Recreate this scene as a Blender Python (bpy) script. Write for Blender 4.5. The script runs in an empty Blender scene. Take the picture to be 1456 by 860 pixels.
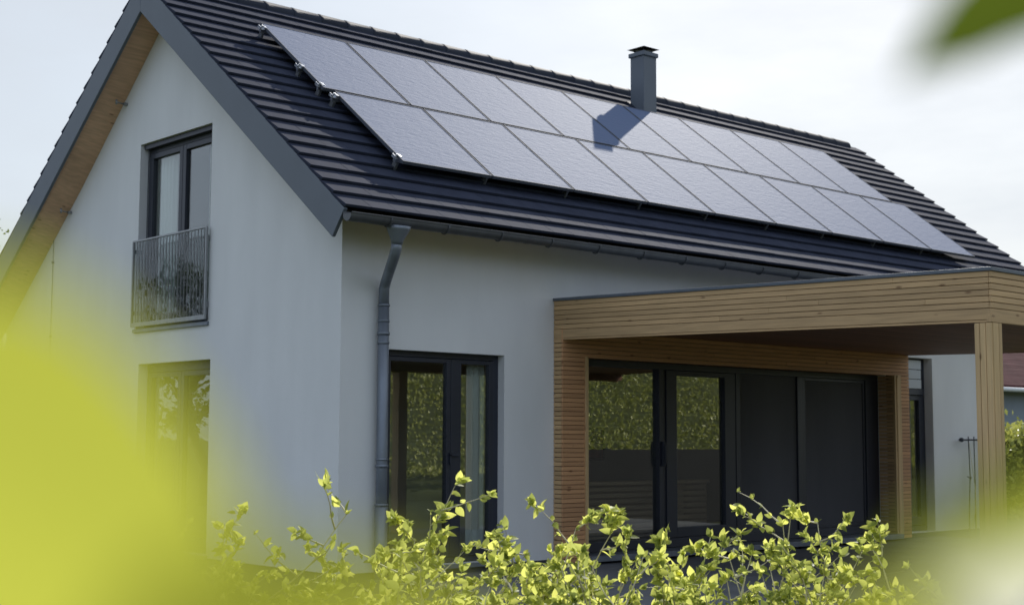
import bpy, bmesh, math, random
from mathutils import Vector, Matrix, Quaternion
random.seed(11)
S = bpy.context.scene
COL = S.collection
R = math.radians

# ------------------------------------------------------------------ helpers
class MB:
    """collects boxes, bars, tubes and leaves, then links them as ONE mesh object"""
    def __init__(self):
        self.v, self.f, self.sm = [], [], []
    def face(self, pts, smooth=False):
        n = len(self.v); self.v += [tuple(p) for p in pts]
        self.f.append(tuple(range(n, n + len(pts)))); self.sm.append(smooth)
    def poly(self, verts, faces, smooth=False):
        n = len(self.v); self.v += [tuple(p) for p in verts]
        for f in faces:
            self.f.append(tuple(i + n for i in f)); self.sm.append(smooth)
    def hexa(self, p):
        # p: bottom ring 0-3, top ring 4-7
        self.poly(p, [(3, 2, 1, 0), (4, 5, 6, 7), (0, 1, 5, 4), (1, 2, 6, 5), (2, 3, 7, 6), (3, 0, 4, 7)])
    def box(self, a, b):
        x0, y0, z0 = a; x1, y1, z1 = b
        self.hexa([(x0, y0, z0), (x1, y0, z0), (x1, y1, z0), (x0, y1, z0), (x0, y0, z1), (x1, y0, z1), (x1, y1, z1), (x0, y1, z1)])
    def tube(self, pts, rad, n=8, cap=True, smooth=True):
        pts = [Vector(p) for p in pts]
        if not isinstance(rad, (list, tuple)): rad = [rad] * len(pts)
        vs, fs = [], []
        t0 = (pts[1] - pts[0]).normalized()
        ref = Vector((0, 0, 1)) if abs(t0.z) < .9 else Vector((1, 0, 0))
        a = t0.cross(ref).normalized()
        for i, p in enumerate(pts):
            t = (pts[min(i + 1, len(pts) - 1)] - pts[max(i - 1, 0)]).normalized()
            a = (a - t * a.dot(t)).normalized(); b = t.cross(a)
            for k in range(n):
                w = 2 * math.pi * k / n
                vs.append(p + (a * math.cos(w) + b * math.sin(w)) * rad[i])
        for i in range(len(pts) - 1):
            for k in range(n):
                k2 = (k + 1) % n
                fs.append((i * n + k, i * n + k2, (i + 1) * n + k2, (i + 1) * n + k))
        m = len(self.v); self.v += [tuple(p) for p in vs]
        for f in fs:
            self.f.append(tuple(i + m for i in f)); self.sm.append(smooth)
        if cap:
            self.f.append(tuple(m + k for k in reversed(range(n)))); self.sm.append(False)
            q = m + (len(pts) - 1) * n
            self.f.append(tuple(q + k for k in range(n))); self.sm.append(False)
    def leaf(self, p, d, nrm, L, W, fold=.25, droop=.2, seg=4, blunt=.45):
        d = Vector(d).normalized(); nrm = Vector(nrm)
        s = d.cross(nrm)
        if s.length < 1e-4: s = d.orthogonal()
        s.normalize(); u = s.cross(d).normalized()
        vs, fs = [], []
        for i in range(seg + 1):
            t = i / seg
            w = W * .5 * (math.sin(math.pi * min(1, t ** (.5 + blunt * .5) * 1.0)) ** .8 if 0 < t < 1 else (.06 if t == 0 else .0))
            c = Vector(p) + d * (L * t) - u * (droop * L * t * t)
            vs += [c - s * w + u * (fold * w), c, c + s * w + u * (fold * w)]
        for i in range(seg):
            a = i * 3
            fs += [(a, a + 1, a + 4, a + 3), (a + 1, a + 2, a + 5, a + 4)]
        self.poly(vs, fs, True)
    def build(self, name, mat, parent=None, recalc=True, bevel=0, merge=False):
        me = bpy.data.meshes.new(name)
        me.from_pydata(self.v, [], self.f)
        me.polygons.foreach_set('use_smooth', self.sm)
        if recalc or merge:
            bm = bmesh.new(); bm.from_mesh(me)
            if merge: bmesh.ops.remove_doubles(bm, verts=bm.verts, dist=1e-5)
            bmesh.ops.recalc_face_normals(bm, faces=bm.faces)
            bm.to_mesh(me); bm.free()
        me.materials.append(mat)
        o = bpy.data.objects.new(name, me); COL.objects.link(o)
        if parent: o.parent = parent
        if bevel:
            m = o.modifiers.new('bevel', 'BEVEL'); m.width = bevel; m.segments = 2; m.limit_method = 'ANGLE'; m.angle_limit = R(40)
        return o

def tag(o, label=None, cat=None, group=None, kind=None):
    if label: o['label'] = label
    if cat: o['category'] = cat
    if group: o['group'] = group
    if kind: o['kind'] = kind
    return o
def empty(name, loc, label, cat, group=None, rz=0):
    o = bpy.data.objects.new(name, None); COL.objects.link(o)
    o.location = loc; o.rotation_euler = (0, 0, rz); o.empty_display_size = .2
    bpy.context.view_layer.update()
    return tag(o, label, cat, group)
def adopt(o, root):
    """parent a mesh built in world coordinates to a thing, keeping it in place"""
    o.parent = root
    o.matrix_parent_inverse = root.matrix_world.inverted()
    return o
def copy_tree(o, parent=None):
    c = o.copy(); COL.objects.link(c)
    if parent: c.parent = parent
    for ch in list(o.children): copy_tree(ch, c)
    return c

# ------------------------------------------------------------------ materials
def mat(name, base, rough=.6, metal=0, spec=.5, island=0, noise=None, bump=None):
    """base colour with per-island value jitter, a noise mottling (scale xyz, amount) and a noise bump (scale xyz, strength, distance)"""
    m = bpy.data.materials.new(name); m.use_nodes = True
    nt = m.node_tree; b = nt.nodes['Principled BSDF']
    b.inputs['Roughness'].default_value = rough; b.inputs['Metallic'].default_value = metal
    b.inputs['Specular IOR Level'].default_value = spec
    b.inputs['Base Color'].default_value = (*base, 1)
    tc = nt.nodes.new('ShaderNodeTexCoord')
    def noise_node(scale, detail=5):
        mp = nt.nodes.new('ShaderNodeMapping'); mp.inputs['Scale'].default_value = scale
        nt.links.new(tc.outputs['Object'], mp.inputs['Vector'])
        n = nt.nodes.new('ShaderNodeTexNoise'); n.inputs['Scale'].default_value = 1; n.inputs['Detail'].default_value = detail
        nt.links.new(mp.outputs[0], n.inputs['Vector'])
        return n
    src = None
    if noise or island:
        hsv = nt.nodes.new('ShaderNodeHueSaturation'); hsv.inputs['Color'].default_value = (*base, 1)
        val = None
        if noise:
            n = noise_node(noise[0])
            r = nt.nodes.new('ShaderNodeMapRange'); r.inputs['From Min'].default_value = .25; r.inputs['From Max'].default_value = .75
            r.inputs['To Min'].default_value = 1 - noise[1]; r.inputs['To Max'].default_value = 1 + noise[1]
            nt.links.new(n.outputs['Fac'], r.inputs['Value']); val = r.outputs[0]
        if island:
            g = nt.nodes.new('ShaderNodeNewGeometry')
            r2 = nt.nodes.new('ShaderNodeMapRange'); r2.inputs['To Min'].default_value = 1 - island; r2.inputs['To Max'].default_value = 1 + island
            nt.links.new(g.outputs['Random Per Island'], r2.inputs['Value'])
            if val:
                mu = nt.nodes.new('ShaderNodeMath'); mu.operation = 'MULTIPLY'
                nt.links.new(val, mu.inputs[0]); nt.links.new(r2.outputs[0], mu.inputs[1]); val = mu.outputs[0]
            else: val = r2.outputs[0]
        nt.links.new(val, hsv.inputs['Value'])
        nt.links.new(hsv.outputs[0], b.inputs['Base Color'])
    if bump:
        n = noise_node(bump[0], 6)
        bp = nt.nodes.new('ShaderNodeBump'); bp.inputs['Strength'].default_value = bump[1]; bp.inputs['Distance'].default_value = bump[2]
        nt.links.new(n.outputs['Fac'], bp.inputs['Height']); nt.links.new(bp.outputs[0], b.inputs['Normal'])
    return m

def wood(name, base, grain=(40, 3, 40), rough=.62, island=.16, knots=True):
    m = mat(name, base, rough, island=island, noise=(grain, .17), bump=(tuple(g * 2 for g in grain), .15, .003))
    if knots:
        nt = m.node_tree; b = nt.nodes['Principled BSDF']
        tc = nt.nodes.new('ShaderNodeTexCoord')
        mp = nt.nodes.new('ShaderNodeMapping'); mp.inputs['Scale'].default_value = tuple(8.5 if g > 10 else 3.0 for g in grain)
        vo = nt.nodes.new('ShaderNodeTexVoronoi'); vo.inputs['Scale'].default_value = 1
        nt.links.new(tc.outputs['Object'], mp.inputs['Vector']); nt.links.new(mp.outputs[0], vo.inputs['Vector'])
        r = nt.nodes.new('ShaderNodeMapRange'); r.inputs['From Min'].default_value = .05; r.inputs['From Max'].default_value = .13
        r.inputs['To Min'].default_value = .75; r.inputs['To Max'].default_value = 0
        nt.links.new(vo.outputs['Distance'], r.inputs['Value'])
        mix = nt.nodes.new('ShaderNodeMix'); mix.data_type = 'RGBA'
        mix.inputs['B'].default_value = (base[0] * .3, base[1] * .22, base[2] * .16, 1)
        old = b.inputs['Base Color'].links[0].from_socket
        nt.links.new(old, mix.inputs['A']); nt.links.new(r.outputs[0], mix.inputs['Factor'])
        nt.links.new(mix.outputs['Result'], b.inputs['Base Color'])
    return m

def leaf_mat(name, dif, tra, w=.5, rough=.35, jit=.25, gloss=.3):
    m = bpy.data.materials.new(name); m.use_nodes = True
    nt = m.node_tree; b = nt.nodes['Principled BSDF']; out = nt.nodes['Material Output']
    g = nt.nodes.new('ShaderNodeNewGeometry')
    r = nt.nodes.new('ShaderNodeMapRange'); r.inputs['To Min'].default_value = 1 - jit; r.inputs['To Max'].default_value = 1 + jit
    nt.links.new(g.outputs['Random Per Island'], r.inputs['Value'])
    tr = nt.nodes.new('ShaderNodeBsdfTranslucent')
    for c, s in ((dif, b.inputs['Base Color']), (tra, tr.inputs['Color'])):
        h = nt.nodes.new('ShaderNodeHueSaturation'); h.inputs['Color'].default_value = (*c, 1)
        r3 = nt.nodes.new('ShaderNodeMapRange'); r3.inputs['To Min'].default_value = .515; r3.inputs['To Max'].default_value = .485
        nt.links.new(g.outputs['Random Per Island'], r3.inputs['Value']); nt.links.new(r3.outputs[0], h.inputs['Hue'])
        nt.links.new(r.outputs[0], h.inputs['Value']); nt.links.new(h.outputs[0], s)
    b.inputs['Roughness'].default_value = rough; b.inputs['Specular IOR Level'].default_value = gloss
    mx = nt.nodes.new('ShaderNodeMixShader'); mx.inputs[0].default_value = w
    nt.links.new(b.outputs[0], mx.inputs[1]); nt.links.new(tr.outputs[0], mx.inputs[2]); nt.links.new(mx.outputs[0], out.inputs[0])
    return m

def glass_mat(name, tint=(.86, .9, .88), ior=1.9, bump=.0):
    m = bpy.data.materials.new(name); m.use_nodes = True
    nt = m.node_tree; nt.nodes.remove(nt.nodes['Principled BSDF']); out = nt.nodes['Material Output']
    t = nt.nodes.new('ShaderNodeBsdfTransparent'); t.inputs[0].default_value = (*tint, 1)
    gl = nt.nodes.new('ShaderNodeBsdfGlossy'); gl.inputs['Roughness'].default_value = .004; gl.inputs[0].default_value = (1, 1, 1, 1)
    # Schlick reflectance, the same on both faces of the pane
    r0 = ((ior - 1) / (ior + 1)) ** 2
    lw = nt.nodes.new('ShaderNodeLayerWeight'); lw.inputs['Blend'].default_value = .5
    pw = nt.nodes.new('ShaderNodeMath'); pw.operation = 'POWER'; pw.inputs[1].default_value = 5
    nt.links.new(lw.outputs['Facing'], pw.inputs[0])
    fr = nt.nodes.new('ShaderNodeMath'); fr.operation = 'MULTIPLY_ADD'; fr.inputs[1].default_value = 1 - r0; fr.inputs[2].default_value = r0
    nt.links.new(pw.outputs[0], fr.inputs[0])
    if bump:
        tc = nt.nodes.new('ShaderNodeTexCoord'); n = nt.nodes.new('ShaderNodeTexNoise'); n.inputs['Scale'].default_value = 3.0; n.inputs['Detail'].default_value = 2
        nt.links.new(tc.outputs['Object'], n.inputs['Vector'])
        bp = nt.nodes.new('ShaderNodeBump'); bp.inputs['Strength'].default_value = bump; bp.inputs['Distance'].default_value = .01
        nt.links.new(n.outputs['Fac'], bp.inputs['Height']); nt.links.new(bp.outputs[0], gl.inputs['Normal'])
    mx = nt.nodes.new('ShaderNodeMixShader')
    nt.links.new(fr.outputs[0], mx.inputs[0]); nt.links.new(t.outputs[0], mx.inputs[1]); nt.links.new(gl.outputs[0], mx.inputs[2])
    nt.links.new(mx.outputs[0], out.inputs[0])
    return m

M = {}
M['render'] = mat('white_render', (.745, .75, .755), .9, spec=.2, noise=((2.2, 2.2, .8), .045), bump=((110, 110, 110), .5, .004))
M['plinth'] = mat('plinth_render', (.10, .105, .115), .9, spec=.2, bump=((90, 90, 90), .3, .004))
M['anthracite'] = mat('anthracite_frame', (.025, .029, .044), .42, spec=.5, noise=((3, 3, 3), .08))
M['barge'] = mat('grey_sheet_metal', (.115, .135, .165), .5, spec=.45, noise=((2, 2, 2), .06), bump=((1.5, 1.5, 1.5), .06, .01))
M['tile'] = mat('dark_roof_tile', (.040, .046, .070), .8, spec=.02, island=.05, noise=((6, 6, 6), .14), bump=((45, 45, 45), .22, .002))
M['tile'].node_tree.nodes['Principled BSDF'].inputs['Specular Tint'].default_value = (.5, .66, 1, 1)
M['ridge'] = mat('dark_ridge_tile', (.030, .036, .052), .7, spec=.08, island=.15, bump=((40, 40, 40), .2, .002))
M['zinc'] = mat('weathered_zinc', (.20, .225, .265), .46, metal=.45, noise=((7, 7, 3), .16), bump=((20, 20, 6), .08, .002))
M['gutter'] = mat('dark_gutter_metal', (.10, .105, .115), .5, metal=.3, noise=((7, 7, 3), .15))
M['alu'] = mat('aluminium', (.62, .64, .68), .33, metal=.9, noise=((8, 8, 8), .06))
M['alu_dark'] = mat('grey_panel_frame', (.085, .095, .12), .72, metal=.0, spec=.2)
M['rail_bar'] = mat('steel_bar', (.20, .205, .21), .5, metal=.6)
M['steel'] = mat('galvanised_steel', (.30, .31, .32), .4, metal=.8, noise=((15, 15, 15), .15))
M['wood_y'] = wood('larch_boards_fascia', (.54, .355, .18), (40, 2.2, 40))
M['wood_x'] = wood('larch_boards_wall', (.56, .30, .145), (2.2, 40, 40))
M['wood_fx'] = wood('larch_boards_front_fascia', (.54, .355, .18), (2.2, 40, 40))
M['wood_z'] = wood('larch_posts', (.60, .41, .205), (40, 40, 2.2))
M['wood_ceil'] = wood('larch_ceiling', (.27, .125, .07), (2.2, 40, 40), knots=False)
M['soffit'] = wood('soffit_panel', (.60, .38, .24), (1.6, 30, 30), island=.08)
M['black'] = mat('shadow_gap_lining', (.02, .018, .016), .9)
M['glass'] = glass_mat('window_glass', ior=2.2, bump=.02)
M['glass_gable'] = glass_mat('gable_window_glass', ior=2.1, bump=.06)
M['glass_rail'] = glass_mat('balustrade_glass', tint=(.8, .83, .83), ior=2.0, bump=.4)
M['screen'] = mat('dark_textile_screen', (.085, .087, .10), .85, noise=((1.2, 1, .3), .25), bump=((400, 400, 400), .2, .001))
M['slat'] = mat('pale_blind_slat', (.50, .53, .56), .45, spec=.4)
M['curtain'] = mat('pale_curtain', (.78, .78, .76), .9, noise=((6, 6, .6), .1))
M['inner_wall'] = mat('room_wall', (.62, .60, .57), .9, noise=((1, 1, 1), .06))
M['inner_floor'] = wood('room_floor', (.20, .13, .08), (2, 30, 30), knots=False)
M['red_cloth'] = mat('red_picture', (.25, .04, .035), .7, noise=((9, 9, 9), .5))
M['dark_wood'] = wood('dark_wood', (.42, .30, .20), (2, 30, 30), knots=False)
M['stone'] = mat('terrace_stone', (.13, .135, .145), .8, noise=((2, 2, 2), .2), bump=((30, 30, 30), .3, .004))
M['grass'] = mat('lawn', (.08, .092, .038), .95, spec=.1, noise=((1.4, 1.4, 1.4), .4), bump=((60, 60, 60), .9, .03))
M['leaf'] = leaf_mat('shrub_leaf', (.22, .26, .065), (.70, .75, .19), .58, jit=.5, rough=.5, gloss=.2)
M['stem'] = mat('pale_twig', (.58, .52, .33), .6, island=.2, noise=((20, 20, 20), .2))
M['near_leaf'] = leaf_mat('young_yellow_green_leaf', (.24, .28, .045), (.42, .45, .058), .68, jit=.06)
M['glint_leaf'] = leaf_mat('painted_glint_leaf', (.70, .70, .56), (.85, .85, .68), .62, jit=.05)  # whitish sun glint put into the colour of the leaf itself
M['dark_leaf'] = leaf_mat('mature_dark_leaf', (.055, .085, .012), (.14, .2, .02), .32, rough=.6, jit=.08, gloss=.15)
M['tree_leaf'] = leaf_mat('tree_leaf', (.06, .09, .025), (.14, .19, .04), .35, jit=.35)
M['hedge_leaf'] = leaf_mat('hedge_leaf', (.40, .42, .115), (.42, .44, .10), .3, jit=.5)
M['hedge_core'] = mat('hedge_inner_twigs', (.03, .035, .015), .95, noise=((5, 5, 5), .4))
M['bark'] = mat('bark', (.11, .085, .06), .9, noise=((12, 12, 3), .3), bump=((20, 20, 5), .6, .01))
M['brown_red'] = mat('dark_red_roof_tiles', (.085, .03, .034), .8, spec=.06, noise=((2, 2, 2), .2), bump=((.6, 9, .6), .5, .03))
M['blue_grey'] = mat('blue_grey_render', (.26, .30, .36), .9, noise=((1, 1, 1), .06))
M['white_metal'] = mat('white_gutter', (.7, .72, .74), .5)
M['fence'] = mat('added_dark_fence_board', (.03, .03, .033), .85, island=.06)

# panel glass: dark cells under textured solar glass
def panel_mat():
    m = bpy.data.materials.new('solar_glass'); m.use_nodes = True
    nt = m.node_tree; b = nt.nodes['Principled BSDF']
    b.inputs['Base Color'].default_value = (.095, .13, .225, 1)
    b.inputs['Specular Tint'].default_value = (.52, .70, 1, 1)
    b.inputs['Roughness'].default_value = .76
    b.inputs['Specular IOR Level'].default_value = .31
    tc = nt.nodes.new('ShaderNodeTexCoord')
    mp = nt.nodes.new('ShaderNodeMapping'); mp.inputs['Scale'].default_value = (7, 20, 1)
    mp.inputs['Rotation'].default_value = (0, 0, R(12))
    gi = nt.nodes.new('ShaderNodeObjectInfo')
    ad = nt.nodes.new('ShaderNodeVectorMath'); ad.operation = 'ADD'
    cx = nt.nodes.new('ShaderNodeCombineXYZ')
    mu = nt.nodes.new('ShaderNodeMath'); mu.operation = 'MULTIPLY'; mu.inputs[1].default_value = 40
    nt.links.new(gi.outputs['Random'], mu.inputs[0]); nt.links.new(mu.outputs[0], cx.inputs[0]); nt.links.new(mu.outputs[0], cx.inputs[2])
    nt.links.new(tc.outputs['Object'], ad.inputs[0]); nt.links.new(cx.outputs[0], ad.inputs[1])
    nt.links.new(ad.outputs[0], mp.inputs['Vector'])
    n = nt.nodes.new('ShaderNodeTexNoise'); n.inputs['Scale'].default_value = 1; n.inputs['Detail'].default_value = 3; n.inputs['Distortion'].default_value = .8
    nt.links.new(mp.outputs[0], n.inputs['Vector'])
    bp = nt.nodes.new('ShaderNodeBump'); bp.inputs['Strength'].default_value = .5; bp.inputs['Distance'].default_value = .012
    nt.links.new(n.outputs['Fac'], bp.inputs['Height']); nt.links.new(bp.outputs[0], b.inputs['Normal'])
    return m
M['panel'] = panel_mat()

# ------------------------------------------------------------------ camera
CAM = Vector((-8.21338, -11.68671, 1.26235)); F = 2034.165
FW = Vector((.6653, .74046, .09539)).normalized(); RT = Vector((.74358, -.66864, .00416)).normalized(); UP = RT.cross(FW).normalized()
def P(px, py, d):
    """point at depth d along the sight line of a place seen in the photograph"""
    return CAM + (FW + RT * ((px - 728) / F) - UP * ((py - 430) / F)) * d
cd = bpy.data.cameras.new('camera'); cam = bpy.data.objects.new('camera', cd); COL.objects.link(cam)
cam.matrix_world = Matrix(((RT.x, UP.x, -FW.x, CAM.x), (RT.y, UP.y, -FW.y, CAM.y), (RT.z, UP.z, -FW.z, CAM.z), (0, 0, 0, 1)))
cd.sensor_width = 36; cd.lens = F / 1456 * 36; cd.clip_start = .02; cd.clip_end = 3000
cd.dof.use_dof = True; cd.dof.focus_distance = 9.5; cd.dof.aperture_fstop = (cd.lens / 1000) / .0105
S.camera = cam

# ------------------------------------------------------------------ setting
GZ = -.35
m = MB(); m.face([(-900, -900, GZ), (900, -900, GZ), (900, 900, GZ), (-900, 900, GZ)])
tag(m.build('lawn', M['grass'], recalc=False), 'wide lawn around the house', kind='structure')
m = MB()
for i in range(13):
    for j in range(8):
        x0 = .35 + i * .8; y0 = -5.9 + j * .75
        m.box((x0, y0, GZ - .05), (x0 + .792, y0 + .742, -.13 + random.uniform(-.002, .002)))
tag(m.build('terrace', M['stone'], bevel=.004), 'dark stone terrace slabs under the timber canopy', kind='structure')

# ------------------------------------------------------------------ HOUSE
TN = .77; TH = math.atan(TN); CT, ST = math.cos(TH), math.sin(TH)
EY, EZ, RY = -.50, 3.49, 3.70; RZ = EZ + TN * (RY - EY)
X0R, X1R = -.36, 14.22
house = empty('house', (0, 0, GZ), 'white rendered gable house with dark tiled roof', 'house')
hp = lambda mb, name, mt, **k: adopt(mb.build(name, mt, **k), house)
def front(x, s, h): return Vector((x, EY + s * CT - h * ST, EZ + s * ST + h * CT))
def back(x, s, h):
    p = front(x, s if s > 1 else s - EXB, h); return Vector((p.x, 2 * RY - p.y, p.z))
SL = (RY - EY) / CT
EXB = 1.0   # the rear slope runs further down

def wall_grid(us, zs, holes, thick, tf, clip=True):
    """a wall with real openings: us, zs are grid lines; tf maps (u, depth, z) into the world"""
    m = MB()
    def solid(i, j):
        if i < 0 or j < 0 or i >= len(us) - 1 or j >= len(zs) - 1: return False
        uc = (us[i] + us[i + 1]) / 2; zc = (zs[j] + zs[j + 1]) / 2
        return not any(h[0] < uc < h[1] and h[2] < zc < h[3] for h in holes)
    for i in range(len(us) - 1):
        for j in range(len(zs) - 1):
            if not solid(i, j): continue
            a, b, c, d = us[i], us[i + 1], zs[j], zs[j + 1]
            m.face([tf(a, 0, c), tf(b, 0, c), tf(b, 0, d), tf(a, 0, d)])
            m.face([tf(a, thick, c), tf(a, thick, d), tf(b, thick, d), tf(b, thick, c)])
            if not solid(i - 1, j): m.face([tf(a, 0, c), tf(a, 0, d), tf(a, thick, d), tf(a, thick, c)])
            if not solid(i + 1, j): m.face([tf(b, 0, c), tf(b, thick, c), tf(b, thick, d), tf(b, 0, d)])
            if not solid(i, j - 1): m.face([tf(a, 0, c), tf(a, thick, c), tf(b, thick, c), tf(b, 0, c)])
            if not solid(i, j + 1): m.face([tf(a, 0, d), tf(b, 0, d), tf(b, thick, d), tf(a, thick, d)])
    return m
def clip_roof(o, off=.22):
    bm = bmesh.new(); bm.from_mesh(o.data)
    for sgn in (1, -1):
        no = Vector((0, -sgn * ST, CT)); co = Vector((0, RY, RZ)) - Vector((0, 0, off / CT))
        r = bmesh.ops.bisect_plane(bm, geom=bm.verts[:] + bm.edges[:] + bm.faces[:], plane_co=co, plane_no=no, clear_outer=True)
    bm.to_mesh(o.data); bm.free()
tfF = lambda u, d, z: (u, d, z)            # long wall: u = x, looking at it from -y
tfG = lambda u, d, z: (d, u, z)            # gable wall: u = y, seen from -x
WX1 = 12.45; PL = -.06
H_long = [(.60, 2.178, -.03, 2.178), (3.32, 9.48, -.05, 2.22), (9.93, 10.72, -.05, 2.49)]
def lines(vals): return sorted(set(vals))
w1 = wall_grid(lines([0, WX1] + [h[k] for h in H_long for k in (0, 1)]), lines([PL, 4.2] + [h[k] for h in H_long for k in (2, 3)]), H_long, .32, tfF)
H_gab = [(2.60, 4.32, 2.58, 4.86), (2.52, 4.22, -.03, 2.15)]
w2 = wall_grid(lines([.32, 8.2] + [h[k] for h in H_gab for k in (0, 1)]), lines([PL, 6.8] + [h[k] for h in H_gab for k in (2, 3)]), H_gab, .32, tfG)
for i, w in enumerate((w1, w2)):
    o = w.build('wall', M['render'], recalc=True, merge=True); clip_roof(o); adopt(o, house)
w3 = MB(); w3.box((.32, 7.88, PL), (WX1, 8.2, 4.2)); w3.box((WX1 - .32, .32, PL), (WX1 - .001, 7.88, 6.8))
o = w3.build('wall', M['render']); clip_roof(o); adopt(o, house)
m = MB(); m.box((.02, .02, GZ - .1), (WX1 - .02, 8.18, PL)); hp(m, 'plinth', M['plinth'])
# rooms behind the windows
m = MB(); m.box((.33, .33, PL), (WX1 - .33, 7.87, 0)); hp(m, 'room_floor', M['inner_floor'])
m = MB()
m.box((.33, .33, 2.5), (WX1 - .33, 7.87, 2.56))
m.box((.33, 4.2, 0), (WX1 - .33, 4.3, 2.5)); m.box((2.9, .33, 0), (3.0, 4.2, 2.5)); m.box((9.6, .33, 0), (9.7, 4.2, 2.5))
m.box((3.4, 2.0, 2.56), (3.5, 5.6, 4.9))
hp(m, 'room_wall', M['inner_wall'])

# roof deck, soffit, tiles
m = MB()
for fn in (front, back):
    a, b = X0R + .03, X1R - .03
    m.hexa([fn(a, -.02, -.12), fn(b, -.02, -.12), fn(b, SL - .10, -.12), fn(a, SL - .10, -.12), fn(a, -.02, -.03), fn(b, -.02, -.03), fn(b, SL, -.03), fn(a, SL, -.03)])
hp(m, 'roof_deck', M['black'])
m = MB()   # wood soffit of the gable overhang (both slopes), boards across
for sgn in (1, -1):
    n = 8 if sgn < 0 else 11
    for k in range(n):
        ya = RY + sgn * (.02 + k * .4467); yb = RY + sgn * (.02 + (k + 1) * .4467 - .003)
        def zz(y, inner):
            t = abs(y - RY); base = RZ - TN * t
            return base - (.345 + (0 if sgn < 0 else .14 if inner else .02) * min(1, t / 2.2))
        p = []
        for dz in (0, .025):
            for (x, y) in ((-.335, ya), (-.002, ya), (-.002, yb), (-.335, yb)):
                p.append((x, y, zz(y, x > -.1) + dz))
        m.hexa(p)
hp(m, 'soffit', M['soffit'])
m = MB()   # eave soffit boards along the long wall
for k in range(4):
    m.hexa([front(.02, .02 + k * .16, -.148), front(X1R - .06, .02 + k * .16, -.148), front(X1R - .06, .175 + k * .16, -.148), front(.02, .175 + k * .16, -.148),
            front(.02, .02 + k * .16, -.124), front(X1R - .06, .02 + k * .16, -.124), front(X1R - .06, .175 + k * .16, -.124), front(.02, .175 + k * .16, -.124)])
hp(m, 'eave_soffit', M['soffit'])

NC = 21; G = (SL + .06 - .02) / NC
rng = random.Random(3)
def tiles(fn):
    m = MB(); tw = .30
    n = int((X1R - X0R + .04) / tw)
    w = (X1R - X0R + .04) / n
    for i in range(NC):
        if fn is back and i == 0: continue
        s0 = -.07 + i * G; off = (i % 2) * w * .5
        edges = [X0R - .02] + [X0R - .02 + off + k * w for k in range(1, n + 1) if X0R - .02 + off + k * w < X1R + .01] + [X1R + .02]
        for k in range(len(edges) - 1):
            a, b = edges[k] + .0004, edges[k + 1] - .0004
            if b - a < .02: continue
            d0, d1 = rng.uniform(-.0012, .0012), rng.uniform(-.0012, .0012)
            hl = .060 + d0; hu = .022
            s1 = min(s0 + G + .03, SL - .01)
            ds = rng.uniform(-.002, .002)
            m.hexa([fn(a, s0 + ds, hl - .03), fn(b, s0 + ds, hl - .03 + d1), fn(b, s1, hu - .03), fn(a, s1, hu - .03),
                    fn(a, s0 + ds, hl), fn(b, s0 + ds, hl + d1), fn(b, s1, hu), fn(a, s1, hu)])
    return m
hp(tiles(front), 'roof_tiles', M['tile'], bevel=.003)
hp(tiles(back), 'roof_tiles', M['tile'])
m = MB()   # ridge tiles, each half-round and overlapping the next
L = .42; n = int((X1R - X0R) / L)
for k in range(n):
    xa = X0R - .03 + k * L; xb = xa + L + .035
    vs, fs = [], []
    N = 10
    for (x, r) in ((xa, .135), (xa + .04, .136), (xa + .045, .132), (xb, .130)):
        for i in range(N + 1):
            w = math.pi * (-.06 + 1.12 * i / N)
            vs.append((x, RY + math.cos(w) * r * 1.05, RZ - .045 + math.sin(w) * r))
    for q in range(3):
        for i in range(N):
            a = q * (N + 1) + i
            fs.append((a, a + 1, a + N + 2, a + N + 1))
    m.poly(vs, fs, True)
    m.poly([v for v in vs[:N + 1]] , [tuple(range(N + 1))]); m.poly([v for v in vs[-N - 1:]], [tuple(reversed(range(N + 1)))])
hp(m, 'ridge_tiles', M['ridge'], recalc=False)
# barge boards (sheet metal), front verge and far verge
for fn in (front, back):
    for (xa, xb) in ((X0R - .02, X0R + .02), (X1R - .02, X1R + .02)):
        m = MB()
        hb, ht = -.31, .012
        sb = SL + hb * TN * -1 * -1   # length where the lower edge meets the ridge plane
        sb = SL + hb * math.tan(TH); st = SL + ht * math.tan(TH)
        ys = .0015
        m.hexa([fn(xa, -.075, hb), fn(xb, -.075, hb), fn(xb, sb - ys, hb), fn(xa, sb - ys, hb), fn(xa, -.075, ht), fn(xb, -.075, ht), fn(xb, st - ys, ht), fn(xa, st - ys, ht)])
        hp(m, 'barge_board', M['barge'], bevel=.004)
# gutter (half round) with brackets
GY, GZT, GR = EY - .115, 3.395, .068
m = MB()
vs, fs = [], []
N = 12
xs = [X0R - .02, X1R - .02]
prof = [(math.cos(math.pi + math.pi * i / N) * GR, math.sin(math.pi + math.pi * i / N) * GR) for i in range(N + 1)]
prof = [(-GR - .012, .004), (-GR - .012, .014), (-GR, .014)] + prof + [(GR, .03)] + [(GR - .006, .03)] + [(math.cos(-math.pi * i / N) * (GR - .005), math.sin(-math.pi * i / N) * (GR - .005)) for i in range(N + 1)]
for x in xs:
    vs += [(x, GY + p[0], GZT + p[1]) for p in prof]
k = len(prof)
fs = [(i, (i + 1) % k, k + (i + 1) % k, k + i) for i in range(k)]
m.poly(vs, fs, True)
for x in xs:   # end stops
    m.poly([(x, GY + math.cos(math.pi + math.pi * i / N) * (GR - .001), GZT + math.sin(math.pi + math.pi * i / N) * (GR - .001)) for i in range(N + 1)], [tuple(range(N + 1))])
for q in range(8):   # joint sleeves
    x = .02 + q * 1.9
    a = [(x, GY + math.cos(math.pi + math.pi * i / N) * (GR + .003), GZT + math.sin(math.pi + math.pi * i / N) * (GR + .003)) for i in range(N + 1)]
    b = [(x + .05, p[1], p[2]) for p in a]
    m.poly(a + b, [(i, i + 1, N + 2 + i, N + 1 + i) for i in range(N)], True)
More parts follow.
